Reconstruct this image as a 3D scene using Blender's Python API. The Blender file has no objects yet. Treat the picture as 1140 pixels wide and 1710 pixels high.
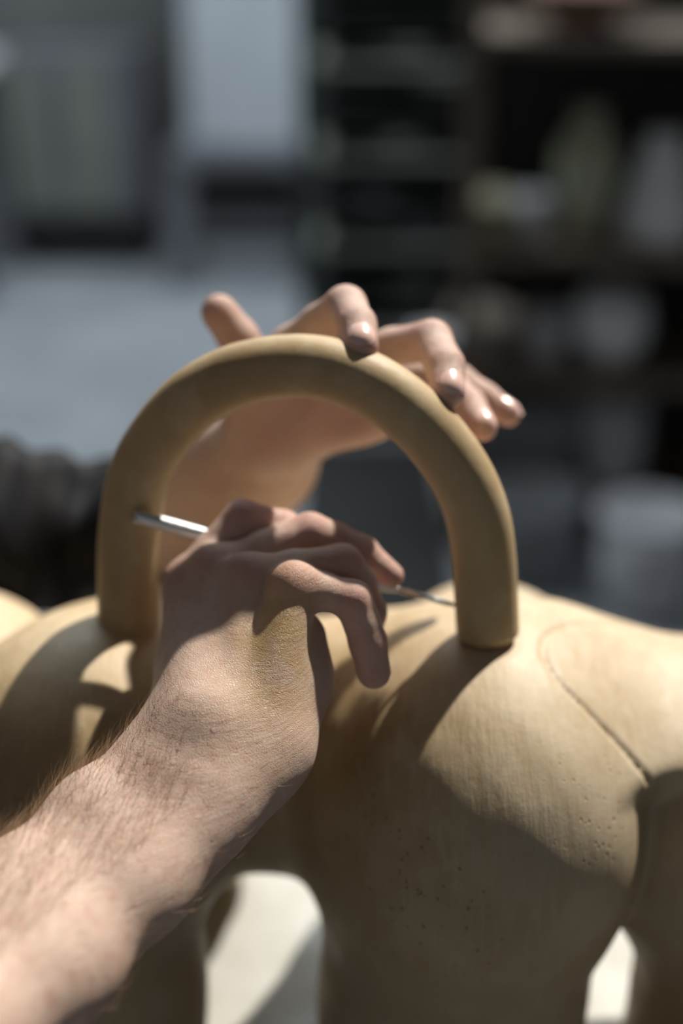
import bpy, bmesh, math, random
import numpy as np
from mathutils import Vector, Matrix
from mathutils.bvhtree import BVHTree

random.seed(7); np.random.seed(7)
scene = bpy.context.scene
COL = scene.collection

# ------------------------------------------------------------------ camera
PITCH = math.radians(25.0)
CAM = Vector((0.0, 0.0, 1.45))
LENS, SENS = 50.0, 36.0
FPX = LENS / SENS * 1710.0
cd = bpy.data.cameras.new('camera'); cam = bpy.data.objects.new('camera', cd); COL.objects.link(cam)
cam.location = CAM; cam.rotation_euler = (math.pi / 2 - PITCH, 0, 0)
cd.sensor_fit = 'VERTICAL'; cd.sensor_height = SENS; cd.sensor_width = 24.0; cd.lens = LENS
cd.clip_start = 0.02
cd.dof.use_dof = True; cd.dof.focus_distance = 0.672; cd.dof.aperture_fstop = 1.9
scene.camera = cam

# ------------------------------------------------------------------ light
world = bpy.data.worlds.new('world'); scene.world = world; world.use_nodes = True
bg = world.node_tree.nodes['Background']
bg.inputs[0].default_value = (0.95, 0.97, 1.0, 1); bg.inputs[1].default_value = 0.20
sd = bpy.data.lights.new('sun', 'SUN'); sun = bpy.data.objects.new('sun', sd); COL.objects.link(sun)
SUN_DIR = Vector((-0.39, -0.52, -0.76)).normalized()          # the way the light travels
sun.rotation_euler = SUN_DIR.to_track_quat('-Z', 'Y').to_euler()
sd.energy = 6.0; sd.angle = math.radians(1.4); sd.color = (1.0, 0.93, 0.83)
ld = bpy.data.lights.new('added_daylight', 'AREA'); lo_ = bpy.data.objects.new('added_daylight', ld); COL.objects.link(lo_)   # unseen area light, added as overhead daylight to brighten the back of the workshop
ld.shape = 'RECTANGLE'; ld.size = 3.4; ld.size_y = 2.2; ld.energy = 128; ld.color = (.86, .94, 1.0); lo_.location = (0, 3.9, 3.17)
vs = scene.view_settings
vs.view_transform = 'Standard'; vs.look = 'None'; vs.gamma = 1.0; vs.exposure = 0.12; vs.use_curve_mapping = False

# ------------------------------------------------------------------ helpers
FW = Vector((0, math.cos(PITCH), -math.sin(PITCH))); UP = Vector((0, math.sin(PITCH), math.cos(PITCH)))
def P(px, py, d):
    """world point at depth d that the photograph shows at pixel (px, py)"""
    return CAM + d * (FW + Vector((1, 0, 0)) * ((px - 570) / FPX) + UP * ((855 - py) / FPX))
def PZ(px, py, z):
    r = FW + Vector((1, 0, 0)) * ((px - 570) / FPX) + UP * ((855 - py) / FPX)
    return CAM + r * ((z - CAM.z) / r.z)

def tag(o, label=None, cat=None, group=None, kind=None):
    if label: o['label'] = label
    if cat: o['category'] = cat
    if group: o['group'] = group
    if kind: o['kind'] = kind
    return o
def empty(name, loc=(0, 0, 0), rz=0.0):
    o = bpy.data.objects.new(name, None); COL.objects.link(o)
    o.location = loc; o.rotation_euler.z = rz; o.empty_display_size = 0.05
    return o
def link(name, me, m, parent=None, smooth=False):
    o = bpy.data.objects.new(name, me); COL.objects.link(o)
    if m: me.materials.append(m)
    if parent: o.parent = parent
    if smooth:
        me.polygons.foreach_set('use_smooth', np.ones(len(me.polygons), dtype=bool))
    return o
def frombm(name, bm, m, parent=None, smooth=False):
    me = bpy.data.meshes.new(name); bmesh.ops.recalc_face_normals(bm, faces=bm.faces); bm.to_mesh(me); bm.free()
    return link(name, me, m, parent, smooth)
def box(bm, lo, hi, bev=0.0):
    lo, hi = Vector(lo), Vector(hi)
    r = bmesh.ops.create_cube(bm, size=1.0)
    for v in r['verts']:
        v.co = Vector(((v.co.x + .5) * (hi.x - lo.x) + lo.x, (v.co.y + .5) * (hi.y - lo.y) + lo.y, (v.co.z + .5) * (hi.z - lo.z) + lo.z))
    if bev:
        es = list({e for v in r['verts'] for e in v.link_edges})
        bmesh.ops.bevel(bm, geom=es, offset=bev, segments=2, affect='EDGES', profile=.5)
def lathe(bm, prof, n=28, cx=0, cy=0):
    rings = []
    for r, z in prof:
        if r < 1e-5: rings.append([bm.verts.new((cx, cy, z))])
        else: rings.append([bm.verts.new((cx + r * math.cos(2 * math.pi * i / n), cy + r * math.sin(2 * math.pi * i / n), z)) for i in range(n)])
    for a, b in zip(rings, rings[1:]):
        for i in range(n):
            j = (i + 1) % n
            if len(a) == 1 and len(b) == 1: continue
            if len(a) == 1: bm.faces.new((a[0], b[i], b[j]))
            elif len(b) == 1: bm.faces.new((a[i], a[j], b[0]))
            else: bm.faces.new((a[i], a[j], b[j], b[i]))
def sweep(bm, pts, rad, n=24, caps=True):
    """tube through pts; rad is a number or a list"""
    pts = [Vector(p) for p in pts]
    rad = [rad] * len(pts) if not hasattr(rad, '__len__') else rad
    t0 = (pts[1] - pts[0]).normalized()
    u = t0.orthogonal().normalized(); rings = []
    for i, p in enumerate(pts):
        t = (pts[min(i + 1, len(pts) - 1)] - pts[max(i - 1, 0)]).normalized()
        u = (u - t * u.dot(t)).normalized(); w = t.cross(u)
        rings.append([bm.verts.new(p + (u * math.cos(2 * math.pi * k / n) + w * math.sin(2 * math.pi * k / n)) * rad[i]) for k in range(n)])
    for a, b in zip(rings, rings[1:]):
        for k in range(n):
            bm.faces.new((a[k], a[(k + 1) % n], b[(k + 1) % n], b[k]))
    if caps:
        bm.faces.new(rings[0][::-1]); bm.faces.new(rings[-1])
def catmull(pts, n=8):
    pts = [Vector(p) for p in pts]
    q = [pts[0] * 2 - pts[1]] + pts + [pts[-1] * 2 - pts[-2]]
    out = []
    for i in range(1, len(q) - 2):
        for k in range(n):
            t = k / n; a, b, c, d = q[i - 1], q[i], q[i + 1], q[i + 2]
            out.append(.5 * ((2 * b) + (c - a) * t + (2 * a - 5 * b + 4 * c - d) * t * t + (3 * b - a - 3 * c + d) * t ** 3))
    out.append(pts[-1])
    return out

# ---- smooth implicit surfaces on a grid, meshed with surface nets
def smin(a, b, k):
    h = np.clip(.5 + .5 * (b - a) / k, 0, 1)
    return b * (1 - h) + a * h - k * h * (1 - h)
class Grid:
    def __init__(s, lo, hi, h):
        s.lo = np.array(lo, np.float32); s.h = h
        s.n = np.ceil((np.array(hi) - np.array(lo)) / h).astype(int) + 1
        s.ax = [(s.lo[i] + h * np.arange(s.n[i])).astype(np.float32) for i in range(3)]
        s.f = np.full(s.n, 1.0, np.float32)
    def win(s, lo, hi):
        sl = []
        for i in range(3):
            a = int(np.clip(math.floor((lo[i] - s.lo[i]) / s.h), 0, s.n[i] - 1)); b = int(np.clip(math.ceil((hi[i] - s.lo[i]) / s.h) + 1, a + 1, s.n[i]))
            sl.append(slice(a, b))
        return tuple(sl)
    def xyz(s, sl):
        return s.ax[0][sl[0]][:, None, None], s.ax[1][sl[1]][None, :, None], s.ax[2][sl[2]][None, None, :]
    def chain(s, pts, kin=.004, m=.03):
        """pts: list of (point, radius); returns window and distance"""
        c = np.array([list(p) for p, r in pts]); R = max(r for p, r in pts)
        sl = s.win(c.min(0) - R - m, c.max(0) + R + m); X, Y, Z = s.xyz(sl); d = None
        segs = list(zip(pts, pts[1:])) if len(pts) > 1 else [(pts[0], pts[0])]
        for (a, ra), (b, rb) in segs:
            ba = np.array(b, dtype=float) - np.array(a, dtype=float); L = max(float(ba @ ba), 1e-12)
            px, py, pz = X - a[0], Y - a[1], Z - a[2]
            t = np.clip((px * ba[0] + py * ba[1] + pz * ba[2]) / L, 0, 1).astype(np.float32)
            e = np.sqrt((px - t * ba[0]) ** 2 + (py - t * ba[1]) ** 2 + (pz - t * ba[2]) ** 2) - (ra + t * (rb - ra))
            d = e if d is None else smin(d, e, kin)
        return sl, d.astype(np.float32)
    def ell(s, c, r, m=.05, rot=None):
        R = max(r); sl = s.win(np.array(c) - R - m, np.array(c) + R + m); X, Y, Z = s.xyz(sl)
        x, y, z = X - c[0], Y - c[1], Z - c[2]
        if rot is not None:
            q = rot.transposed()
            x, y, z = [q[i][0] * x + q[i][1] * y + q[i][2] * z for i in range(3)]
        k0 = np.sqrt((x / r[0]) ** 2 + (y / r[1]) ** 2 + (z / r[2]) ** 2); k1 = np.sqrt((x / r[0] ** 2) ** 2 + (y / r[1] ** 2) ** 2 + (z / r[2] ** 2) ** 2)
        return sl, (k0 * (k0 - 1) / np.maximum(k1, 1e-6)).astype(np.float32)
    def add(s, w, k):
        sl, d = w; s.f[sl] = smin(s.f[sl], d, k)
    def mesh(s):
        f, h = s.f, s.h; ins = f < 0
        c8 = [(i, j, k) for i in (0, 1) for j in (0, 1) for k in (0, 1)]
        n = s.n - 1; cnt = np.zeros(n, np.int8)
        for i, j, k in c8: cnt += ins[i:i + n[0], j:j + n[1], k:k + n[2]]
        act = (cnt > 0) & (cnt < 8); idx = np.argwhere(act)
        vals = {c: f[idx[:, 0] + c[0], idx[:, 1] + c[1], idx[:, 2] + c[2]].astype(np.float64) for c in c8}
        acc = np.zeros((len(idx), 3)); num = np.zeros(len(idx))
        for c in c8:
            for ax in range(3):
                if c[ax]: continue
                e = list(c); e[ax] = 1; e = tuple(e); a, b = vals[c], vals[e]; cr = (a < 0) != (b < 0)
                t = np.where(cr, a / np.where(cr, a - b, 1), 0)
                p = np.tile(np.array(c, float), (len(idx), 1)); p[:, ax] = t
                acc[cr] += p[cr]; num[cr] += 1
        V = (idx + acc / num[:, None]) * h + s.lo
        vid = np.full(n, -1, np.int64); vid[tuple(idx.T)] = np.arange(len(idx))
        quads = []
        for ax in range(3):
            o1, o2 = [(1, 2), (2, 0), (0, 1)][ax]
            A = [slice(1, -1)] * 3; A[ax] = slice(0, -1); B = [slice(1, -1)] * 3; B[ax] = slice(1, None)
            a, b = ins[tuple(A)], ins[tuple(B)]; e = np.argwhere(a != b)
            if not len(e): continue
            base = e + 1; base[:, ax] -= 1
            fl = a[tuple(e.T)]
            def cell(d1, d2):
                q = base.copy(); q[:, o1] -= d1; q[:, o2] -= d2
                return vid[tuple(q.T)]
            q = np.stack([cell(1, 1), cell(0, 1), cell(0, 0), cell(1, 0)], 1)
            q[~fl] = q[~fl][:, ::-1]; quads.append(q)
        return V, np.concatenate(quads)
def mk(name, V, Q):
    me = bpy.data.meshes.new(name)
    me.vertices.add(len(V)); me.vertices.foreach_set('co', np.asarray(V, np.float32).ravel())
    me.loops.add(Q.size); me.loops.foreach_set('vertex_index', Q.astype(np.int32).ravel())
    me.polygons.add(len(Q)); me.polygons.foreach_set('loop_start', np.arange(0, Q.size, 4, dtype=np.int32))
    me.update(calc_edges=True); me.validate()
    return me
def vnormals(V, Q):
    n = np.cross(V[Q[:, 2]] - V[Q[:, 0]], V[Q[:, 3]] - V[Q[:, 1]]); N = np.zeros_like(V)
    for i in range(4): np.add.at(N, Q[:, i], n)
    return N / np.maximum(np.linalg.norm(N, axis=1, keepdims=True), 1e-12)
def relax(V, Q, it=2):
    for _ in range(it):
        S = np.zeros_like(V); c = np.zeros(len(V))
        for i in range(4):
            np.add.at(S, Q[:, i], V[Q[:, (i + 1) % 4]]); np.add.at(S, Q[:, i], V[Q[:, (i - 1) % 4]]); np.add.at(c, Q[:, i], 2)
        V = .5 * V + .5 * S / c[:, None]
    return V
def fattr(me, name, vals):
    a = me.attributes.new(name, 'FLOAT', 'POINT'); a.data.foreach_set('value', np.asarray(vals, np.float32))

# ------------------------------------------------------------------ materials
class NT:
    def __init__(s, name):
        s.m = bpy.data.materials.new(name); s.m.use_nodes = True; s.t = s.m.node_tree; s.b = s.t.nodes['Principled BSDF']
        s.co = s.n('ShaderNodeTexCoord').outputs['Object']
    def n(s, k, **kw):
        o = s.t.nodes.new(k)
        for a, v in kw.items(): setattr(o, a, v)
        return o
    def l(s, a, b): s.t.links.new(a, b)
    def mapping(s, scale, rot=(0, 0, 0)):
        m = s.n('ShaderNodeMapping'); m.inputs['Scale'].default_value = scale; m.inputs['Rotation'].default_value = rot; s.l(s.co, m.inputs[0]); return m.outputs[0]
    def noise(s, scale, detail=3, vec=None, rough=.5, dist=0):
        o = s.n('ShaderNodeTexNoise'); o.inputs['Scale'].default_value = scale; o.inputs['Detail'].default_value = detail
        o.inputs['Roughness'].default_value = rough; o.inputs['Distortion'].default_value = dist
        s.l(vec or s.co, o.inputs['Vector']); return o.outputs['Fac']
    def voro(s, scale, vec=None, feat='F1'):
        o = s.n('ShaderNodeTexVoronoi', feature=feat); o.inputs['Scale'].default_value = scale; s.l(vec or s.co, o.inputs['Vector']); return o.outputs['Distance']
    def ramp(s, fac, a, b, va=0.0, vb=1.0):
        o = s.n('ShaderNodeMapRange', interpolation_type='SMOOTHSTEP'); s.l(fac, o.inputs[0])
        for i, v in zip((1, 2, 3, 4), (a, b, va, vb)): o.inputs[i].default_value = v
        return o.outputs[0]
    def math(s, op, a, b):
        o = s.n('ShaderNodeMath', operation=op)
        for i, v in enumerate((a, b)):
            if isinstance(v, (int, float)): o.inputs[i].default_value = v
            else: s.l(v, o.inputs[i])
        return o.outputs[0]
    def mix(s, fac, a, b):
        o = s.n('ShaderNodeMix', data_type='RGBA')
        for i, v in ((0, fac), (6, a), (7, b)):
            if isinstance(v, (int, float)): o.inputs[i].default_value = v
            elif isinstance(v, tuple): o.inputs[i].default_value = (*v, 1)
            else: s.l(v, o.inputs[i])
        return o.outputs[2]
    def attr(s, name):
        o = s.n('ShaderNodeAttribute', attribute_name=name); return o.outputs['Fac']
    def bump(s, h, strength, dist, prev=None):
        o = s.n('ShaderNodeBump'); o.inputs['Strength'].default_value = strength; o.inputs['Distance'].default_value = dist
        s.l(h, o.inputs['Height'])
        if prev: s.l(prev, o.inputs['Normal'])
        return o.outputs[0]
    def done(s, col, rough=.5, nrm=None, **kw):
        if isinstance(col, tuple): s.b.inputs['Base Color'].default_value = (*col, 1)
        else: s.l(col, s.b.inputs['Base Color'])
        if isinstance(rough, (int, float)): s.b.inputs['Roughness'].default_value = rough
        else: s.l(rough, s.b.inputs['Roughness'])
        if nrm: s.l(nrm, s.b.inputs['Normal'])
        for k, v in kw.items(): s.b.inputs[k.replace('_', ' ')].default_value = v
        return s.m
def plain(name, c, rough=.6, var=.18, scale=6.0, metal=0.0, bump=.0):
    t = NT(name); d = tuple(max(0, x * (1 - var)) for x in c); e = tuple(min(1, x * (1 + var)) for x in c)
    nz = t.noise(scale, 4)
    return t.done(t.mix(t.ramp(nz, .3, .7), d, e), rough, t.bump(t.noise(scale * 12, 3), .15 + bump, .002), Metallic=metal)

def mat_clay(name, streak=1.0):      # the attribute 'dry' carries a paler streaky tone, high up and towards the head
    t = NT(name)
    big = t.noise(9, 4); mid = t.noise(45, 4, rough=.6)
    st = t.noise(1, 4, vec=t.mapping((260, 60, 22), (0.1, 0.25, 0)), rough=.65)
    c = t.mix(t.ramp(big, .35, .65), (.41, .290, .150), (.47, .345, .190))
    c = t.mix(t.ramp(mid, .42, .72, 0, .5), c, (.58, .47, .31))
    c = t.mix(t.ramp(t.noise(7, 3, vec=t.mapping((1, 1, 1), (.3, .2, 1.1))), .40, .62, 0, .4 * streak), c, (.56, .47, .34))
    c = t.mix(t.math('MULTIPLY', t.attr('paler_top'), t.ramp(st, .30, .62, .45, .95)), c, (.57, .50, .40))
    c = t.mix(t.ramp(st, .52, .72, 0, .32 * streak), c, (.64, .52, .34))
    # small pits with their own patchy distribution
    v = t.voro(230, vec=t.mapping((1, 1, .8))); patch = t.ramp(t.noise(16, 2), .46, .58)
    thr = t.ramp(v, .12, .24, 1, 0); pit = t.math('MULTIPLY', thr, t.math('MULTIPLY', patch, t.ramp(t.noise(120, 1), .44, .52)))
    pit = t.math('MULTIPLY', pit, t.attr('pitting'))
    c = t.mix(t.math('MULTIPLY', pit, .55), c, (.16, .10, .045))
    n = t.bump(t.noise(700, 4, rough=.7), .22, .0006)
    n = t.bump(st, .34 * streak, .0014, n)
    n = t.bump(mid, .25, .002, n)
    inv = t.math('SUBTRACT', 1.0, pit)
    n = t.bump(inv, .6, .0009, n)
    return t.done(c, t.ramp(mid, .3, .7, .46, .62), n, Specular_IOR_Level=.38)
def mat_skin(name, base, pink, warm, sc=1.0):
    t = NT(name)
    mott = t.noise(60, 4, rough=.6)
    c = t.mix(t.ramp(mott, .35, .68), base, warm)
    c = t.mix(t.ramp(t.noise(160, 3), .5, .72, 0, .35), c, pink)
    c = t.mix(t.attr('blush'), c, pink)
    c = t.mix(t.math('MULTIPLY', t.attr('dust'), t.ramp(t.noise(75, 5, rough=.7), .3, .62, .25, .95)), c, (.60, .41, .17))
    warp = t.n('ShaderNodeVectorMath', operation='ADD'); nz = t.n('ShaderNodeTexNoise'); nz.inputs['Scale'].default_value = 160; t.l(t.co, nz.inputs['Vector'])
    s2 = t.n('ShaderNodeVectorMath', operation='SCALE'); t.l(nz.outputs['Color'], s2.inputs[0]); s2.inputs['Scale'].default_value = .004
    t.l(t.co, warp.inputs[0]); t.l(s2.outputs[0], warp.inputs[1])
    mp = t.n('ShaderNodeMapping'); mp.inputs['Scale'].default_value = (1.0, 1.0, 1.9); mp.inputs['Rotation'].default_value = (0, .35, 0); t.l(warp.outputs[0], mp.inputs[0])
    cell = t.voro(950 * sc, vec=mp.outputs[0], feat='DISTANCE_TO_EDGE')
    n = t.bump(t.ramp(cell, 0, .22), .38, .0005)
    n = t.bump(t.noise(1, 3, vec=t.mapping((60, 60, 520), (0, .4, 0)), rough=.6), .28, .0012, n)
    n = t.bump(t.noise(1500, 2), .25, .0003, n)
    return t.done(c, t.ramp(t.noise(300, 2), .3, .7, .40, .54), n, Subsurface_Weight=.22, Subsurface_Scale=.007, Specular_IOR_Level=.34, Diffuse_Roughness=.4)

M = {}
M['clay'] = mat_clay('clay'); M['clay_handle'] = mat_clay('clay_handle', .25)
M['skin'] = mat_skin('skin', (.67, .485, .395), (.59, .30, .255), (.71, .54, .445))
M['nail'] = NT('nail').done((.76, .52, .46), .27, Specular_IOR_Level=.6, Subsurface_Weight=.1, Subsurface_Scale=.003)
M['sweater'] = None
t = NT('black_knit'); M['sweater'] = t.done(t.mix(t.ramp(t.noise(30, 3), .3, .7), (.003, .0034, .0055), (.007, .008, .0115)), .7, t.bump(t.noise(900, 2), .3, .001), Specular_IOR_Level=.2)
t = NT('denim'); M['denim'] = t.done(t.mix(t.ramp(t.noise(20, 3), .3, .7), (.03, .04, .07), (.05, .06, .10)), .8, t.bump(t.noise(1200, 2), .3, .001))
t = NT('brown_hair'); M['hair'] = t.done(t.mix(t.noise(1, 3, vec=t.mapping((40, 40, 6))), (.05, .03, .015), (.13, .08, .04)), .45, t.bump(t.noise(1, 3, vec=t.mapping((300, 300, 30))), .5, .004))
t = NT('arm_hair'); M['arm_hair'] = t.done((.33, .20, .11), .32, Specular_IOR_Level=.6)
t = NT('brushed_aluminium'); M['alu'] = t.done((.72, .73, .75), t.ramp(t.noise(400, 2), .3, .7, .34, .46), t.bump(t.noise(900, 2), .05, .0004), Metallic=1.0)
t = NT('needle_steel'); M['steel'] = t.done((.80, .81, .82), .16, Metallic=1.0)
t = NT('white_table'); M['table'] = t.done(t.mix(t.ramp(t.noise(14, 5, rough=.65), .45, .72), (.41, .41, .38), (.34, .335, .295)), t.ramp(t.noise(20, 3), .3, .7, .42, .6), t.bump(t.noise(200, 3), .1, .001))
t = NT('concrete'); M['floor'] = t.done(t.mix(t.ramp(t.noise(2.2, 6, rough=.6), .3, .7), (.25, .27, .29), (.34, .365, .385)), t.ramp(t.noise(5, 4), .3, .7, .34, .5), t.bump(t.noise(60, 5), .15, .003))
M['wall'] = plain('wall_plaster', (.115, .12, .12), .85, .12, 3)
M['ceiling'] = plain('ceiling_white', (.5, .5, .5), .9, .05)
M['white'] = plain('white_glaze', (.90, .91, .92), .35, .08)
M['palegreen'] = plain('pale_green_glaze', (.46, .47, .33), .4, .12)
M['greywhite'] = plain('grey_plastic', (.60, .61, .64), .5, .1)
M['darkgrey'] = plain('dark_grey_plastic', (.20, .21, .225), .5, .15)
M['wood'] = plain('dark_wood', (.16, .12, .09), .6, .3, 9)
M['rack'] = plain('rack_steel', (.055, .065, .06), .45, .2, metal=.4)
M['tray'] = plain('tray_grey', (.34, .36, .32), .6, .2)
M['cabinet'] = plain('pale_cabinet', (.52, .56, .60), .5, .06)
M['frame'] = plain('grey_frame', (.13, .135, .15), .5, .12)
M['black'] = plain('black_box', (.012, .012, .011), .7, .2)
M['greendoor'] = plain('grey_green_board', (.17, .18, .155), .7, .12)
M['blue'] = plain('dark_blue_drawer', (.012, .02, .06), .5, .15)
M['tan'] = plain('tan_stoneware', (.36, .31, .25), .6, .15)
M['ochre'] = plain('ochre_box', (.24, .22, .14), .7, .15)
M['rust'] = plain('red_brown_terracotta', (.22, .12, .085), .7, .2)

# ------------------------------------------------------------------ the setting
YB, ZCEIL = 5.66, 3.2
def slab(name, lo, hi, m):
    bm = bmesh.new(); box(bm, lo, hi); o = frombm(name, bm, m); o['kind'] = 'structure'; return o
slab('floor', (-4.2, -3.5, -.1), (3.6, YB + .15, 0), M['floor'])
slab('wall_back', (-4.2, YB, 0), (3.6, YB + .15, ZCEIL), M['wall'])
slab('wall_left', (-4.35, -3.5, 0), (-4.2, YB + .15, ZCEIL), M['wall'])
slab('wall_right', (3.6, -3.5, 0), (3.75, YB + .15, ZCEIL), M['wall'])
SKX, SKY, SKW, SKH = 1.15, 2.25, .62, .62        # roof light the sun falls through
bm = bmesh.new()
box(bm, (-4.35, -3.5, ZCEIL), (SKX - SKW, YB + .15, ZCEIL + .12)); box(bm, (SKX + SKW, -3.5, ZCEIL), (3.75, YB + .15, ZCEIL + .12))
box(bm, (SKX - SKW, -3.5, ZCEIL), (SKX + SKW, SKY - SKH, ZCEIL + .12)); box(bm, (SKX - SKW, SKY + SKH, ZCEIL), (SKX + SKW, YB + .15, ZCEIL + .12))
frombm('ceiling', bm, M['ceiling'])['kind'] = 'structure'

# worktable the sculpture stands on
TZ = .75
tb = tag(empty('worktable', (.15, .75, 0)), 'white-topped worktable under the clay animal', 'table')
bm = bmesh.new(); box(bm, (-.46, -.32, TZ - .03), (.75, .26, TZ), .003); frombm('table_top', bm, M['table'], tb)
for sx in (-.42, .69):
    for sy in (-.285, .225):
        bm = bmesh.new(); box(bm, (sx - .025, sy - .025, 0), (sx + .025, sy + .025, TZ - .03)); frombm('leg', bm, M['frame'], tb)

# ------------------------------------------------------------------ clay animal
Z0 = CAM.z
g = Grid((-.40, .52, TZ), (.42, .98, Z0 - .33), .0021)
V3 = lambda x, y, z: (x, y, Z0 + z)
g.add(g.chain([(V3(-.118, .725, -.491), .087), (V3(-.01, .735, -.502), .064), (V3(.045, .730, -.500), .070), (V3(.116, .718, -.489), .087)], .05, .08), .01)
g.add(g.ell(V3(.078, .665, -.490), (.093, .113, .105)), .035)                  # near haunch
g.add(g.chain([(V3(.075, .662, -.51), .084), (V3(.066, .655, -.63), .076), (V3(.064, .655, -.72), .078)], .02, .08), .03)
g.add(g.ell(V3(-.143, .675, -.480), (.088, .097, .093)), .03)
g.add(g.chain([(V3(-.165, .668, -.51), .085), (V3(-.165, .66, -.63), .079), (V3(-.165, .66, -.72), .08)], .02, .08), .03)
for x in (-.108, .095):
    g.add(g.chain([(V3(x, .80, -.50), .070), (V3(x, .845, -.60), .062), (V3(x, .855, -.645), .056)], .02, .08), .03)
# the mass past the rump on the left
g.add(g.ell(V3(-.246, .765, -.503), (.080, .090, .084)), .004)
body_f = g.f.copy()
# head mass with its own column, pressed against the shoulder
h = Grid.__new__(Grid); h.__dict__.update(g.__dict__); h.f = np.full(g.n, 1.0, np.float32)
h.add(h.ell(V3(.258, .692, -.515), (.126, .130, .094)), .01)
h.add(h.chain([(V3(.262, .66, -.53), .082), (V3(.248, .66, -.72), .074)], .02, .08), .03)
ksl = g.win((-.4, .5, TZ), (.42, .98, 1.2)); X, Y, Z = g.xyz(ksl)
kz = np.clip((Z - (Z0 - .470)) / .03, 0, 1); kk = .003 + .055 * kz * kz * (3 - 2 * kz)
g.f = smin(g.f, h.f, np.broadcast_to(kk, g.f.shape)).astype(np.float32)
g.f = np.maximum(g.f, TZ + .0006 - Z).astype(np.float32)         # flat feet on the table
V, Q = g.mesh(); V = relax(V, Q, 2)
N = vnormals(V, Q)
# incised ear outline: a line scratched into the clay
bvh = BVHTree.FromPolygons([tuple(v) for v in V], [tuple(q) for q in Q])
def hit(px, py):
    d = (P(px, py, 1.0) - CAM).normalized(); return bvh.ray_cast(CAM, d)[0]
ear_px = [(1068, 1047), (1020, 1043), (965, 1044), (925, 1053), (907, 1074), (911, 1100), (928, 1130), (960, 1165), (1000, 1207), (1035, 1243), (1062, 1275), (1082, 1305)]
curve = [c for c in (hit(*p) for p in ear_px) if c]
curve = np.array([list(c) for c in catmull(curve, 10)])
near = np.where((V[:, 0] > .08) & (V[:, 2] > Z0 - .5))[0]
dm = np.full(len(V), 1.0)
for i0 in range(0, len(near), 4000):
    ii = near[i0:i0 + 4000]; dm[ii] = np.sqrt(((V[ii][:, None] - curve[None]) ** 2).sum(-1)).min(1)
V = V - N * (.0024 * np.exp(-(dm / .0016) ** 2))[:, None]
wob = .16 * (.0011 * np.sin(95 * V[:, 0] + 40 * V[:, 1] + 2 * np.sin(60 * V[:, 2])) + .0009 * np.sin(130 * V[:, 2] - 70 * V[:, 0] + 1.7) + .0007 * np.sin(210 * V[:, 0] + 150 * V[:, 2]))
V = V + N * (wob * np.clip((V[:, 2] - TZ) / .05, 0, 1))[:, None]                     # hand-smoothed unevenness
pit = np.clip((Z0 - .405 - V[:, 2]) / .05, 0, 1) * .9 + .1
paler_top = .5 * np.clip((V[:, 0] + .0) / .10, 0, 1) * np.clip((V[:, 2] - (Z0 - .50)) / .06, 0, 1)
animal = tag(empty('clay_animal_sculpture', (0, .75, TZ)), 'large smooth light brown clay animal with thick legs', 'sculpture')
inv = Matrix.Translation((0, -.75, -TZ))
V -= np.array([0, .75, TZ])
N = vnormals(V, Q)
fc = V[Q].mean(1); gi_ = np.clip(((fc + np.array([0, .75, TZ]) - g.lo) / g.h).round().astype(int), 0, g.n - 1)
is_head = h.f[tuple(gi_.T)] < body_f[tuple(gi_.T)]
is_leg = fc[:, 2] + TZ < Z0 - .565
near_side = fc[:, 1] + .75 < .755
def piece(name, mask, label=None):
    q = Q[mask]; u, inv_ = np.unique(q, return_inverse=True)
    me = mk(name, V[u], inv_.reshape(q.shape)); fattr(me, 'pitting', pit[u]); fattr(me, 'paler_top', paler_top[u])
    o = link(name, me, M['clay'], animal, True); me.normals_split_custom_set_from_vertices([tuple(n) for n in N[u]])
    if label: o['label'] = label
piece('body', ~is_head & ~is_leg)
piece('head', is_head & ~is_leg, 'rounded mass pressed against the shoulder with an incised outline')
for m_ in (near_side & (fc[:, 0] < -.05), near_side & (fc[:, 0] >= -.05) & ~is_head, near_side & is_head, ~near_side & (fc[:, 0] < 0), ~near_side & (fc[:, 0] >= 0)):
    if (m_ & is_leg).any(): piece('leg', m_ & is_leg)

# arched handle
hp = [(214, 1040, .797), (214, 985, .797), (214, 940, .797), (217, 878, .797), (232, 795, .796), (268, 728, .795), (322, 668, .793), (385, 631, .791), (447, 615, .789), (508, 611, .787),
      (570, 622, .784), (636, 653, .780), (695, 699, .777), (742, 752, .774), (778, 810, .771), (799, 870, .769), (808, 935, .767), (811, 990, .766), (814, 1052, .765)]
hp = [(x, y, .797 - .032 * (x - 214) / 600 - .052 * (1045 - y) / 435) for x, y, d in hp]      # the arch stands nearly upright
pts = catmull([P(*p) for p in hp], 8)
HR = .0170
rad = [HR - .0008 * max(0, 1 - abs(i / (len(pts) - 1) - .5) * 2.6) for i in range(len(pts))]
first, last = pts[0], pts[-1]
t0 = (pts[0] - pts[1]).normalized(); t1 = (pts[-1] - pts[-2]).normalized()
pts = [first + t0 * a for a in (.0042, .0036, .0018)] + pts + [last + t1 * a for a in (.0018, .0036, .0042)]
rad = [HR * .70, HR * .88, HR * .975] + rad + [HR * .975, HR * .88, HR * .70]
bm = bmesh.new(); sweep(bm, pts, rad, 40)
ho = frombm('arched_clay_handle', bm, M['clay_handle'], None, True)
ho.data.attributes.new('pitting', 'FLOAT', 'POINT')
tag(ho, "thick arched clay handle standing on the clay animal's back", 'handle')

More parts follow.
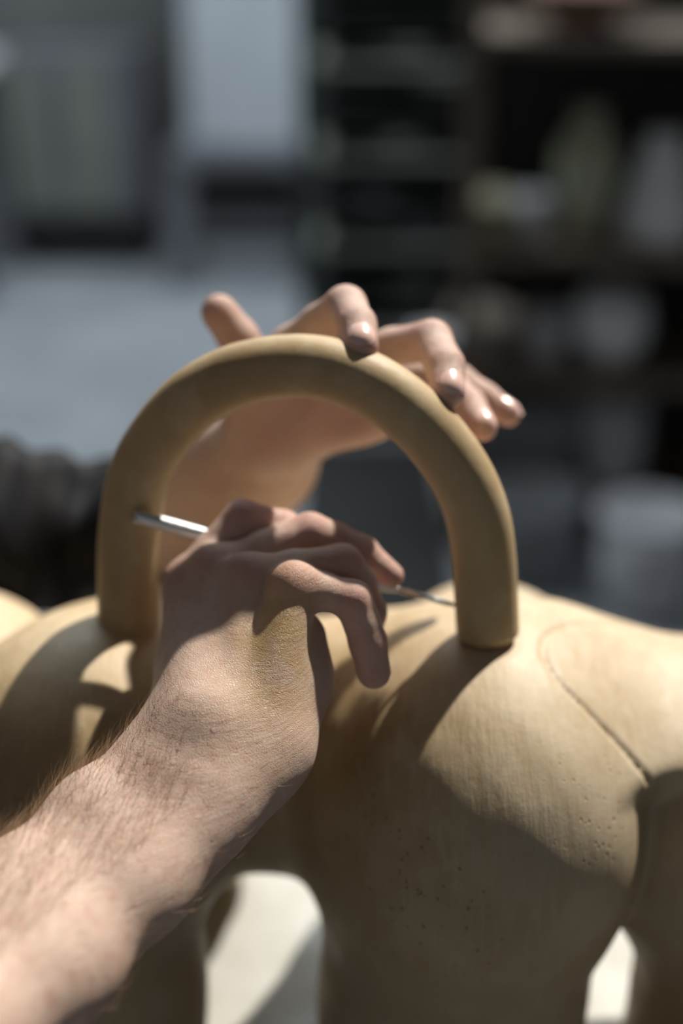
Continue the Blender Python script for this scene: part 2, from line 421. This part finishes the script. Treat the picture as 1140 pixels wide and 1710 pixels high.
# ------------------------------------------------------------------ person
def W(px, py, d): return P(px, py, d)
person = tag(empty('person', (-.55, .68, 0)), 'person in a black sweater steadying the handle and scoring clay with a needle tool', 'person')
PL = np.array([-.55, .68, 0])
bodyV, bodyQ, blush, dust = [], [], [], []
def addbody(V, Q, bl, du):
    off = sum(len(v) for v in bodyV); bodyV.append(V); bodyQ.append(Q + off); blush.append(bl); dust.append(du)
def near_pts(V, pts, s):
    r = np.zeros(len(V))
    for p in pts: r = np.maximum(r, np.exp(-((V - np.array(list(p))) ** 2).sum(1) / (s * s)))
    return r
def hand(g, arm, meta, fingers, extra, web=.007):
    """arm: capsule chains of forearm, meta: capsules of the palm, fingers: chains"""
    for ch, k in arm + meta: g.add(g.chain(ch, .02, .04), k)
    for ch, k in extra: g.add(g.chain(ch, .004, .04), k)
    Pm = g.f.copy()
    for ch in fingers:
        sl, d = g.chain(ch, .0035, .03); g.f[sl] = np.minimum(g.f[sl], smin(Pm[sl], d, web))
    V, Q = g.mesh(); return relax(V, Q, 2), Q

# right hand, the one with the tool
rW = W(378, 1236, .677)
rM = {'i': W(315, 972, .745), 'm': W(356, 953, .732), 'r': W(412, 966, .716), 'p': W(490, 978, .700)}
rdor = (CAM + Vector((0, 0, .22)) - W(400, 1080, .69)).normalized()
fi = [(rM['i'], .0112), (W(352, 925, .745), .0098), (W(404, 866, .747), .0099), (W(474, 880, .753), .0086), (W(535, 925, .755), .0074)]
fm = [(rM['m'], .0112), (W(440, 916, .737), .0093), (W(517, 889, .743), .0101), (W(560, 900, .748), .0087), (W(602, 922, .749), .0090), (W(653, 961, .751), .0068)]
fr = [(rM['r'], .0108), (W(490, 948, .718), .0090), (W(572, 941, .724), .0098), (W(600, 975, .730), .0086), (W(618, 1022, .736), .0083), (W(612, 1068, .742), .0074)]
fp = [(rM['p'], .0104), (W(540, 988, .703), .0090), (W(588, 1002, .707), .0097), (W(604, 1040, .709), .0088), (W(614, 1072, .711), .0093), (W(624, 1122, .713), .0087)]
th = [(W(338, 1180, .712), .0125), (W(345, 1070, .755), .0120), (W(430, 1000, .780), .0105), (W(520, 962, .782), .0090)]
el = W(-130, 1745, .560)
side = (W(266, 1234, .69) - W(410, 1375, .69)).normalized()
ax = [(W(350, 1278, .680), .0190), (W(298, 1330, .669), .0195), (W(200, 1420, .648), .0218), (W(60, 1560, .614), .0255), (el, .030)]
offs = (.0140, .0145, .0165, .015, .008)
arm = [([(p + side * o * s + FW * (.0120 * s), r * .90) for (p, r), o in zip(ax, offs)], .03) for s in (1, -1)]
sh_r = Vector((-.42, .52, Z0 - .39))
arm += [([(el, .038), (sh_r, .048)], .02)]
meta = [([(rW + side * .016, .0175), (rM['i'], .0115)], .012), ([(rW + side * .006, .0185), (rM['m'], .0118)], .010), ([(rW - side * .006, .0185), (rM['r'], .0114)], .010), ([(rW - side * .016, .018), (rM['p'], .0110)], .010),
        ([(W(502, 1062, .716), .0125), (W(494, 1140, .708), .0145), (W(457, 1240, .691), .0155), (W(405, 1290, .684), .0165)], .012),       # heel of the hand, little finger side
        ([(W(345, 1215, .697), .0160), (W(312, 1120, .722), .0120), (W(312, 1010, .745), .0105)], .012),
        ([(W(440, 1040, .729), .013), (W(400, 1200, .702), .016)], .012),
        ([(W(316, 1180, .706), .0115), (W(318, 1245, .690), .0150), (W(280, 1305, .676), .0165)], .02), ([(W(352, 1160, .7045), .0150), (W(336, 1230, .685), .0185), (W(305, 1300, .674), .0205)], .02), ([(W(432, 1272, .686), .0160), (W(380, 1322, .672), .0160)], .02)]
K = .0022
extra = [([(rM[k] - Vector((0, 0, 0)) + rdor * (.0032 if k in 'mr' else .0018), .0092)], .008) for k in 'imrp']
extra += [([(rW.lerp(rM[k], .35) + rdor * .0105, .0030), (rM[k] + rdor * .0078, .0036)], .007) for k in 'imr']
extra += [([(W(358, 1312, .664), .0090)], .02)]
g = Grid((-.30, .36, Z0 - .60), (.06, .76, Z0 - .20), .00145)
V, Q = hand(g, arm[:2], meta, [fi, fm, fr, fp, th], extra)
kn = [rM[k] + rdor * .010 for k in 'imrp'] + [p[2][0] + rdor * .006 for p in (fi, fm, fr, fp)]
bl = .75 * near_pts(V, kn, .012); bl = np.maximum(bl, .55 * near_pts(V, [f[-1][0] for f in (fi, fm, fr, fp)] + [f[-2][0] for f in (fi, fm, fr, fp)], .016))
bl = np.maximum(bl, .30 * near_pts(V, [W(360, 1335, .67), W(290, 1385, .65), W(240, 1420, .64)], .018))
du = 1.0 * near_pts(V, [W(470, 1030, .68), W(455, 1090, .685), W(440, 1150, .685), W(400, 1230, .68)], .022)
addbody(V, Q, bl, du)
rightV, rightQ = V, Q

# left hand, laid over the handle from behind
lW = W(462, 722, 0.846)
lM = {'i': W(487, 583, 0.794), 'm': W(585, 604, 0.798), 'r': W(632, 642, 0.808), 'p': W(668, 676, 0.822)}
gi = [(lM['i'], .0122), (W(535, 540, .776), .0107), (W(577, 512, .754), .0110), (W(596, 543, .735), .0098), (W(602, 576, .7230), .0093)]
gm = [(lM['m'], .0122), (W(655, 580, .785), .0107), (W(720, 569, .765), .0112), (W(743, 612, .744), .0101), (W(747, 654, .7320), .0095)]
gr = [(lM['r'], .0118), (W(690, 628, 0.810), .0104), (W(737, 632, 0.809), .0104), (W(782, 677, 0.792), .0093), (W(806, 713, 0.776), .0081)]
gp = [(lM['p'], .0109), (W(765, 636, 0.826), .0092), (W(808, 665, 0.822), .0086), (W(849, 691, 0.817), .0075)]
tm = [(W(452, 690, 0.832), .0140), (W(430, 625, 0.816), .0125), (W(398, 565, 0.806), .0113), (W(366, 522, 0.802), .0105)]
lel = W(285, 905, 1.060); sh_l = Vector((-.43, .86, Z0 - .40))
lax = [(lW, .0205), (W(412, 780, 0.895), .028), (W(345, 850, 0.985), .037), (lel, .038)]
lside = Vector((1, 0, 0.2)).normalized()
larm = [([(p + lside * o * s, r) for (p, r), o in zip(lax, (.011, .0125, .014, .006))], .02) for s in (1, -1)]
lmeta = [([(lW - lside * .012, .0175), (lM['i'], .0118)], .012), ([(lW, .018), (lM['m'], .0122)], .012), ([(lW + lside * .006, .018), (lM['r'], .012)], .012), ([(lW + lside * .012, .018), (lM['p'], .0115)], .012),
         ([(W(505, 712, 0.832), .0150), (W(600, 690, 0.822), .0135), (W(655, 682, 0.822), .0105)], .012),
         ([(W(455, 700, 0.832), .0165), (W(440, 650, 0.818), .0145)], .012), ([(W(425, 725, 0.845), .018), (W(425, 672, 0.828), .0155)], .012), ([(W(500, 680, 0.822), .015), (W(560, 640, 0.808), .013)], .012)]
g = Grid((-.20, .58, Z0 - .54), (.16, 1.06, Z0 - .14), .0017)
V, Q = hand(g, larm, lmeta, [gi, gm, gr, gp, tm], [], .008)
bl = .75 * near_pts(V, [f[-1][0] for f in (gi, gm, gr, gp, tm)], .014)
bl = np.maximum(bl, .5 * near_pts(V, [f[-2][0] for f in (gi, gm, gr, gp, tm)] + [f[2][0] for f in (gi, gm)], .014))
bl = np.maximum(bl, .45 * near_pts(V, [W(480, 700, .82), W(560, 690, .81), W(610, 690, .81)], .026))
addbody(V, Q, bl, np.zeros(len(V)))
leftV = V
# trunk, neck and head (left of the picture, facing the work)
g = Grid((-.78, .36, .40), (-.14, 1.02, 1.45), .007)
hipc = Vector((-.58, .69, .56)); chest = Vector((-.50, .69, .90)); neck = Vector((-.46, .69, 1.10)); head = Vector((-.415, .69, 1.255))
for dy in (-.06, .06):
    g.add(g.chain([(hipc + Vector((0, dy, 0)), .115), (chest + Vector((0, dy, 0)), .115)], .05, .1), .06)
g.add(g.chain([(sh_r + Vector((0, .03, .01)), .05), (Vector((-.47, .69, 1.03)), .07), (sh_l + Vector((0, -.03, .01)), .05)], .05, .1), .06)
g.add(g.chain([(Vector((-.48, .69, 1.03)), .06), (neck + Vector((.02, 0, .04)), .054)], .03, .1), .04)
rt = Matrix.Rotation(math.radians(28), 3, 'Y')
g.add(g.ell(head, (.095, .075, .118), rot=rt), .02)
fwd = rt @ Vector((1, 0, 0)); upv = rt @ Vector((0, 0, 1))
g.add(g.chain([(head + fwd * .05 - upv * .07, .045)], .01), .03)                        # jaw
g.add(g.chain([(head + fwd * .09 + upv * .01, .007), (head + fwd * .108 - upv * .032, .013)], .01), .012)   # nose
g.add(g.chain([(head + fwd * .085 + upv * .03 + Vector((0, -.03, 0)), .012), (head + fwd * .085 + upv * .03 + Vector((0, .03, 0)), .012)], .01), .012)
g.add(g.chain([(head + fwd * .088 - upv * .068 + Vector((0, -.016, 0)), .008), (head + fwd * .088 - upv * .068 + Vector((0, .016, 0)), .008)], .01), .008)
for s in (-1, 1):
    g.add(g.ell(head + Vector((0, s * .078, 0)) - fwd * .008, (.02, .010, .032), rot=rt), .006)
V, Q = g.mesh(); addbody(V, Q, np.zeros(len(V)), np.zeros(len(V)))
me = mk('person_body', np.concatenate(bodyV) - PL, np.concatenate(bodyQ))
fattr(me, 'blush', np.concatenate(blush)); fattr(me, 'dust', np.concatenate(dust))
pb = link('body', me, M['skin'], person, True)

# clothes
g = Grid((-.82, .30, .40), (-.02, 1.12, 1.24), .0055)
for dy in (-.07, .07):
    g.add(g.chain([(hipc + Vector((0, dy, -.03)), .128), (chest + Vector((0, dy, 0)), .128)], .05, .1), .06)
g.add(g.chain([(sh_r + Vector((0, .03, .01)), .066), (Vector((-.47, .69, 1.03)), .084), (sh_l + Vector((0, -.03, .01)), .066)], .05, .1), .06)
g.add(g.chain([(sh_r, .064), (sh_r.lerp(el, .55), .056), (sh_r.lerp(el, .9), .052)], .03, .1), .04)
cuff_l = lel.lerp(lW, .16)
g.add(g.chain([(sh_l, .064), (sh_l.lerp(lel, .6), .054), (lel, .053), (cuff_l, .047)], .03, .1), .04)
X, Y, Z = g.xyz(tuple(slice(0, n) for n in g.n))
fold = .0055 * np.sin(95 * X + 38 * np.sin(9 * Y) + 20 * Z) + .004 * np.sin(150 * X - 60 * Z + 31 * Y)
g.f = (g.f + fold * np.clip((X + .55) / .2, 0, 1)).astype(np.float32)
g.f = np.maximum(g.f, np.sqrt((X + .455) ** 2 + (Y - .69) ** 2) * 0 + (Z - 1.115)).astype(np.float32)
V, Q = g.mesh(); V = relax(V, Q, 2) - PL
link('sweater', mk('sweater', V, Q), M['sweater'], person, True)['label'] = 'black sweater with the sleeve bunched at the elbow'
g = Grid((-.78, .42, .05), (.0, .96, .62), .008)
for s in (-1, 1):
    k = Vector((-.20, .69 + s * .13, .50)); a = Vector((-.22, .69 + s * .12, .10))
    g.add(g.chain([(hipc + Vector((0, s * .08, -.02)), .10), (k, .068), (a, .05)], .03, .1), .03)
V, Q = g.mesh(); link('trousers', mk('trousers', V - PL, Q), M['denim'], person, True)
for s in (-1, 1):
    g = Grid((-.30, .42, 0), (.06, .96, .16), .006)
    g.add(g.chain([(Vector((-.235, .69 + s * .12, .05)), .045), (Vector((-.09, .69 + s * .13, .036)), .036)], .02, .1), .02)
    X, Y, Z = g.xyz(tuple(slice(0, n) for n in g.n)); g.f = np.maximum(g.f, .002 - Z).astype(np.float32)
    V, Q = g.mesh(); link('shoe', mk('shoe', V - PL, Q), M['black'], person, True)
g = Grid((-.60, .55, 1.10), (-.25, .83, 1.45), .006)
g.add(g.ell(head + upv * .014 - fwd * .012, (.102, .086, .122), rot=rt), .01)
X, Y, Z = g.xyz(tuple(slice(0, n) for n in g.n))
cutp = (X - head.x) * fwd.x + (Y - head.y) * fwd.y + (Z - head.z) * fwd.z
cutu = (X - head.x) * upv.x + (Y - head.y) * upv.y + (Z - head.z) * upv.z
g.f = np.maximum(g.f, np.maximum(cutp - .035 - .5 * np.maximum(cutu - .03, 0), -cutu - .07)).astype(np.float32)
V, Q = g.mesh(); link('hair', mk('hair', V - PL, Q), M['hair'], person, True)

# eyes
for s_ in (-1, 1):
    ec = head + fwd * .084 + upv * .004 + Vector((0, s_ * .031, 0)) - Vector(PL)
    bm = bmesh.new(); bmesh.ops.create_uvsphere(bm, u_segments=16, v_segments=10, radius=.011)
    bmesh.ops.translate(bm, verts=bm.verts, vec=ec); eye = frombm('eye', bm, M['white'], person, True)
    bm = bmesh.new(); bmesh.ops.create_uvsphere(bm, u_segments=14, v_segments=8, radius=.0058)
    bmesh.ops.translate(bm, verts=bm.verts, vec=ec + (fwd * .85 - upv * .25).normalized() * .0068); frombm('iris', bm, M['black'], eye, True)
# fingernails on the fingers that show them
bv_l = BVHTree.FromPolygons([tuple(v) for v in leftV], [tuple(q) for q in (bodyQ[1] - len(bodyV[0]))])
def nail(c, along, out, w, l):
    along = along.normalized(); out = (out - along * out.dot(along)).normalized(); sd_ = along.cross(out)
    bm = bmesh.new(); rows = []; nu, nv = 9, 9
    for i in range(nu):
        row = []
        for j in range(nv):
            u = -1 + 2 * i / (nu - 1); v = -1 + 2 * j / (nv - 1)
            e = math.sqrt(max(0, 1 - .42 * v * v)) if True else 1
            uu = u * (1 - .30 * abs(v) ** 3)
            o = c + along * (uu * l) + sd_ * (v * w * (1 - .18 * abs(u) ** 4)) + out * .004
            h = bv_l.ray_cast(o + out * .012, -out)[0]
            p = (h if h else o) + out * (.00045 * (1 - .6 * max(abs(u), abs(v)) ** 3))
            row.append(bm.verts.new(p - Vector(PL)))
        rows.append(row)
    for i in range(nu - 1):
        for j in range(nv - 1): bm.faces.new((rows[i][j], rows[i + 1][j], rows[i + 1][j + 1], rows[i][j + 1]))
    frombm('fingernail', bm, M['nail'], person, True)
for f, ow, w in ((gi, (.10, -.80, .58), .0068), (gm, (.32, -.75, .55), .0068), (gr, (.4, -.6, .7), .006), (gp, (.3, -.2, .9), .0052)):
    a, b = f[-2][0], f[-1][0]
    nail(b + (b - a).normalized() * .0005, b - a, Vector(ow), w, .0068)

# fine hair on the right forearm
N = vnormals(rightV, rightQ)
axis = (rW - el).normalized(); L = (rW - el).length
tt = ((rightV - np.array(el)) @ np.array(axis)) / L
top = N @ np.array(side); facing = N @ np.array(rdor)
prob = np.where((tt > .15) & (tt < 1.02), 1.0, 0) * np.clip(1.0 - np.maximum(0, tt - .70) * 3.6, 0, 1.0)
dens = prob * np.where(top > .35, 1.0, np.where(facing > -.3, .30, .12))
pick = np.where(np.random.rand(len(rightV)) < dens * .24 * np.where(top > .35, 1.5, .8))[0]
hv, hf = [], []
for i in pick:
    p = Vector(rightV[i]); n = Vector(N[i]); tp = top[i]
    ln = random.uniform(.006, .0145) * (1.15 if tp > .35 else .72)
    d = (axis * random.uniform(.6, 1.1) - side * random.uniform(-.1, .5) * (-1 if tp > .3 else 1) + n * random.uniform(.35, 1.0) * (1 if tp > .35 else .55) + Vector((random.gauss(0, .22), random.gauss(0, .22), random.gauss(0, .22)))).normalized()
    bend = (axis - n * .9 + Vector((random.gauss(0, .3), random.gauss(0, .3), random.gauss(0, .3)))) * .32
    r0 = random.uniform(.00005, .00010); q = p - n * .0004; base = len(hv)
    for s in range(5):
        f = s / 4; c = q + d * (ln * f) + bend * (ln * f * f)
        u = d.orthogonal().normalized(); w = d.cross(u); r = r0 * (1 - .8 * f)
        for a in range(3):
            v = c + (u * math.cos(a * 2.0944) + w * math.sin(a * 2.0944)) * r - Vector(PL); hv.append((v.x, v.y, v.z))
    for s in range(4):
        for a in range(3):
            hf.append((base + s * 3 + a, base + s * 3 + (a + 1) % 3, base + (s + 1) * 3 + (a + 1) % 3, base + (s + 1) * 3 + a))
ah = link('arm_hair', mk('arm_hair', np.array(hv), np.array(hf)), M['arm_hair'], person, True); ah['kind'] = 'stuff'

# stool under the person
st = tag(empty('stool', (-.60, .69, 0)), 'dark wooden stool the person in the black sweater sits on', 'stool')
bm = bmesh.new(); lathe(bm, [(0, .36), (.17, .36), (.18, .365), (.18, .39), (.17, .397), (0, .397)]); frombm('seat', bm, M['wood'], st)
for a in range(4):
    an = math.pi / 4 + a * math.pi / 2; bm = bmesh.new()
    sweep(bm, [(.18 * math.cos(an), .18 * math.sin(an), 0), (.13 * math.cos(an), .13 * math.sin(an), .36)], .016, 12); frombm('leg', bm, M['wood'], st)

# ------------------------------------------------------------------ needle tool
A, B = W(224, 861, .754), W(763, 1012, .760)
root = tag(empty('needle_tool', A), 'slim silver metal needle tool held in the fingers', 'tool')
td = (B - A).normalized(); TL = (B - A).length
def along(s): return td * (s * TL)
bm = bmesh.new()
prof = [(0, .0030), (.004, .0038), (.02, .0040), (.60, .0040), (.70, .0039)]
sweep(bm, [along(s) for s, r in prof], [r for s, r in prof], 24); frombm('grip', bm, M['alu'], root, True)
bm = bmesh.new(); prof = [(.695, .0036), (.72, .0041), (.745, .0042), (.77, .0036), (.80, .0024), (.812, .0019)]
sweep(bm, [along(s) for s, r in prof], [r for s, r in prof], 24); frombm('ferrule', bm, M['alu'], root, True)
bm = bmesh.new(); prof = [(.80, .0017), (.97, .0015), (1.0, .0007)]
sweep(bm, [along(s) for s, r in prof], [r for s, r in prof], 16); frombm('needle', bm, M['steel'], root, True)

# ------------------------------------------------------------------ background furniture
def part(name, boxes, m, parent, bev=.004):
    bm = bmesh.new()
    for lo, hi in boxes: box(bm, lo, hi, bev)
    return frombm(name, bm, m, parent)
# pale ribbed cabinet standing on a steel frame
kx0, kx1 = -.56, -.10
k = tag(empty('kiln_cabinet', ((kx0 + kx1) / 2, 5.25, 0)), 'pale blue-grey ribbed metal cabinet on a dark steel stand', 'cabinet')
w = (kx1 - kx0) / 2
part('cabinet_body', [((-w + .03, -.22, .50), (w - .04, .25, 1.45))], M['cabinet'], k)
for i in range(7):
    x = -w + .06 + i * (2 * w - .12) / 6.4; part('rib', [((x - .012, -.237, .53), (x + .012, -.221, 1.42))], M['cabinet'], k, .003)
part('stand_top', [((-w - .05, -.26, .44), (w + .05, .27, .495))], M['frame'], k)
for x in (-w - .02, w + .0):
    for y in (-.22, .22): part('stand_leg', [((x - .045, y - .03, 0), (x + .045, y + .03, .44))], M['frame'], k)
part('lower_shelf', [((-w + .03, -.2, .20), (w - .05, .2, .235))], M['frame'], k)
b = tag(part('black_crate', [((0, -.16, 0), (.32, .16, .17))], M['black'], None), 'black box on the stand shelf under the pale ribbed cabinet', 'box'); b.location = (kx0 + .06, 5.22, .236)
b = tag(part('grey_crate', [((0, -.16, 0), (.34, .16, .15))], M['darkgrey'], None), 'dark grey box on the floor beneath the pale ribbed cabinet', 'box'); b.location = (kx0 + .05, 5.22, 0)
# low cupboard with two boards
c = tag(empty('low_cupboard', (-.95, 5.42, 0)), 'low grey-green cupboard with two doors above an added black plinth by the back wall', 'cupboard')
part('carcass', [((-.26, -.14, .21), (.22, .22, .80))], M['frame'], c)
for x0, x1 in ((-.25, -.14), (-.05, .10)): part('door', [((x0, -.165, .23), (x1, -.142, .76))], M['greendoor'], c)
part('undershade', [((-.25, -.10, 0), (.21, .22, .205))], M['black'], c)  # black block painting in the shadow beneath the raised carcass
# table at the left end
c = tag(empty('side_table', (-1.40, 5.05, 0)), 'side table with a pale top and dark blue drawer beside the cupboard', 'table')
part('table_top', [((-.5, -.25, .755), (.19, .3, .80))], M['greywhite'], c)
part('drawer', [((-.42, -.24, .60), (.13, .25, .75))], M['blue'], c)
for x in (-.42, .12):
    for y in (-.19, .24): part('leg', [((x - .05, y - .03, 0), (x + .05, y + .03, .755))], M['frame'], c)
b = tag(empty('waste_bin', (-1.33, 4.72, 0)), 'small black bin on the floor by the side table', 'bin')
bm = bmesh.new(); lathe(bm, [(0, 0), (.08, 0), (.10, .22), (.095, .22), (.076, .01), (0, .01)]); frombm('bucket', bm, M['black'], b, True)
# tray rack
c = tag(empty('tray_rack', (.15, 3.80, 0)), 'tall dark steel tray rack stacked with grey boards', 'rack')
for x in (-.24, .24):
    for y in (-.2, .2): part('post', [((x - .018, y - .018, 0), (x + .018, y + .018, 1.5))], M['rack'], c)
for i in range(19):
    z = .06 + i * .075; part('tray', [((-.22, -.2, z), (.22, .2, z + .014))], M['rack'] if i % 3 else M['tray'], c, .002)
for i, (x, z, m_) in enumerate([(.02, .96, 'tray'), (.10, .885, 'tray'), (.0, .735, 'tray'), (-.06, .585, 'darkgrey'), (.06, .51, 'darkgrey'), (.05, .36, 'tray')]):
    o = empty('drying_bowl', (.15 + x, 3.70, .075 * round((z - .06) / .075) + .06 + .0145)); tag(o, 'grey clay bowl drying on a board of the tall tray rack', 'bowl', 'bowls in the tray rack')
    bm = bmesh.new(); lathe(bm, [(0, 0), (.05, 0), (.10, .045), (.096, .047), (.045, .008), (0, .008)]); frombm('bowl', bm, M[m_], o, True)
part('rack_back', [((-.24, .203, .03), (.24, .215, 1.5))], M['black'], c)
mt = tag(part('shade_sheet', [((-.10, -.45, 0), (.245, .98, .012))], M['black'], None), 'flat black sheet added as shade on the floor below the tray rack', 'mat'); mt.location = (.0, 2.55, .0005)  # added black sheet, darkens the floor where it lies in deep shade
# shelving on the right
SX, SY = .78, 3.05
c = tag(empty('pottery_shelving', (SX, SY, 0), math.radians(-7)), 'dark wooden shelving unit loaded with pots and buckets', 'shelving')
BZ = (.13, .42, .69, 1.12)
for z in BZ: part('shelf_board', [((-.50, -.18, z - .03), (.72, .22, z))], M['wood'], c)
for x in (-.50, .70):
    for y in (-.17, .21): part('post', [((x - .02, y - .02, 0), (x + .02, y + .02, 1.6))], M['wood'], c)
part('back_panel', [((-.50, .225, .0), (.72, .24, 1.6))], M['black'], c)
def onshelf(px, py, z, y=None):
    """foot of an object on a board at height z, seen at pixel (px, py)"""
    p = PZ(px, py, z); yy = SY - .05 if y is None else y
    s = yy / p.y; return Vector((p.x * s, yy - (p.x * s - SX) * .12, z + .001))
def pot(name, px, z, prof, m, label, cat, y=None, group=None, handle=None):
    p = onshelf(px, 400, z, y); o = tag(empty(name, p), label, cat, group)
    bm = bmesh.new(); lathe(bm, prof); frombm('vessel', bm, m, o, True)
    if handle:
        bm = bmesh.new(); sweep(bm, catmull([(handle, 0, .16), (handle + .05, 0, .15), (handle + .055, 0, .09), (handle + .01, 0, .05)], 6), .008, 10); frombm('handle', bm, m, o, True)
def crate(name, px, z, w, h, m, label, y=None):
    p = onshelf(px, 400, z, y); o = tag(empty(name, p), label, 'box')
    part('crate_body', [((-w / 2, -.1, 0), (w / 2, .1, h * .86))], m, o, .006); part('lid', [((-w / 2 - .006, -.106, h * .86 + .0005), (w / 2 + .006, .106, h))], m, o, .004)
def cyl(r, h, r2=None):
    r2 = r2 or r; return [(0, 0), (r, 0), (r * 1.02, .006), (r2, h), (r2 * .93, h), (r * .9, .012), (0, .012)]
pot('tall_vase', 975, .69, [(0, 0), (.035, 0), (.05, .05), (.068, .14), (.066, .19), (.04, .235), (.03, .25), (.036, .275), (.03, .275), (.025, .25), (0, .24)], M['palegreen'], 'tall pale green vase on the upper shelf board', 'vase')
pot('white_jug', 1098, .69, [(0, 0), (.085, 0), (.09, .03), (.075, .10), (.05, .17), (.04, .20), (.045, .225), (.038, .225), (.034, .2), (0, .19)], M['white'], 'white cone-shaped jug next to the tall green vase', 'jug', handle=.055)
crate('ochre_box', 822, .69, .085, .085, M['ochre'], 'small ochre lidded box on the upper shelf board')
pot('grey_cup', 888, .69, cyl(.042, .09, .046), M['greywhite'], 'grey cup between the ochre box and the tall vase', 'cup')
pot('tan_bowl', 822, .42, [(0, 0), (.04, 0), (.085, .06), (.09, .10), (.085, .10), (.07, .05), (0, .015)], M['tan'], 'tan stoneware bowl on the middle shelf board', 'bowl')
pot('grey_pot', 925, .42, cyl(.045, .11, .05), M['greywhite'], 'grey straight pot between the tan bowl and a white pot', 'pot')
pot('white_pot', 1035, .42, [(0, 0), (.055, 0), (.082, .05), (.085, .10), (.07, .15), (.06, .155), (.06, .145), (.07, .1), (0, .03)], M['white'], 'round white pot on the middle shelf board', 'pot')
pot('small_dish', 728, .42, [(0, 0), (.03, 0), (.055, .035), (.052, .037), (.028, .006), (0, .006)], M['greywhite'], 'small grey dish at the end of the middle shelf board', 'dish')
crate('grey_storage_box', 872, .13, .26, .20, M['darkgrey'], 'dark grey lidded storage box on the lowest shelf board')
pot('white_bucket', 1050, .13, cyl(.072, .205, .085), M['greywhite'], 'pale grey bucket on the lowest shelf board', 'bucket')
pot('terracotta_bowl', 950, 1.12, [(0, 0), (.05, 0), (.12, .08), (.115, .085), (.045, .012), (0, .012)], M['rust'], 'red-brown terracotta bowl on the topmost shelf board', 'bowl')
# tubs standing on the floor in front of the shelving
for px, py, r, hh, m_, lb in ((1070, 1010, .10, .22, 'greywhite', 'pale grey tub on the floor in front of the shelving'), (880, 960, .11, .20, 'darkgrey', 'dark grey tub on the floor in front of the shelving')):
    p = PZ(px, py, 0); o = tag(empty('floor_tub', p), lb, 'tub')
    bm = bmesh.new(); lathe(bm, cyl(r * .88, hh, r)); frombm('tub_body', bm, M[m_], o, True)
    bm = bmesh.new(); lathe(bm, [(r + .001, hh - .02), (r + .008, hh - .018), (r + .008, hh), (r - .004, hh + .002), (r - .006, hh - .004)]); frombm('rim', bm, M[m_], o, True)
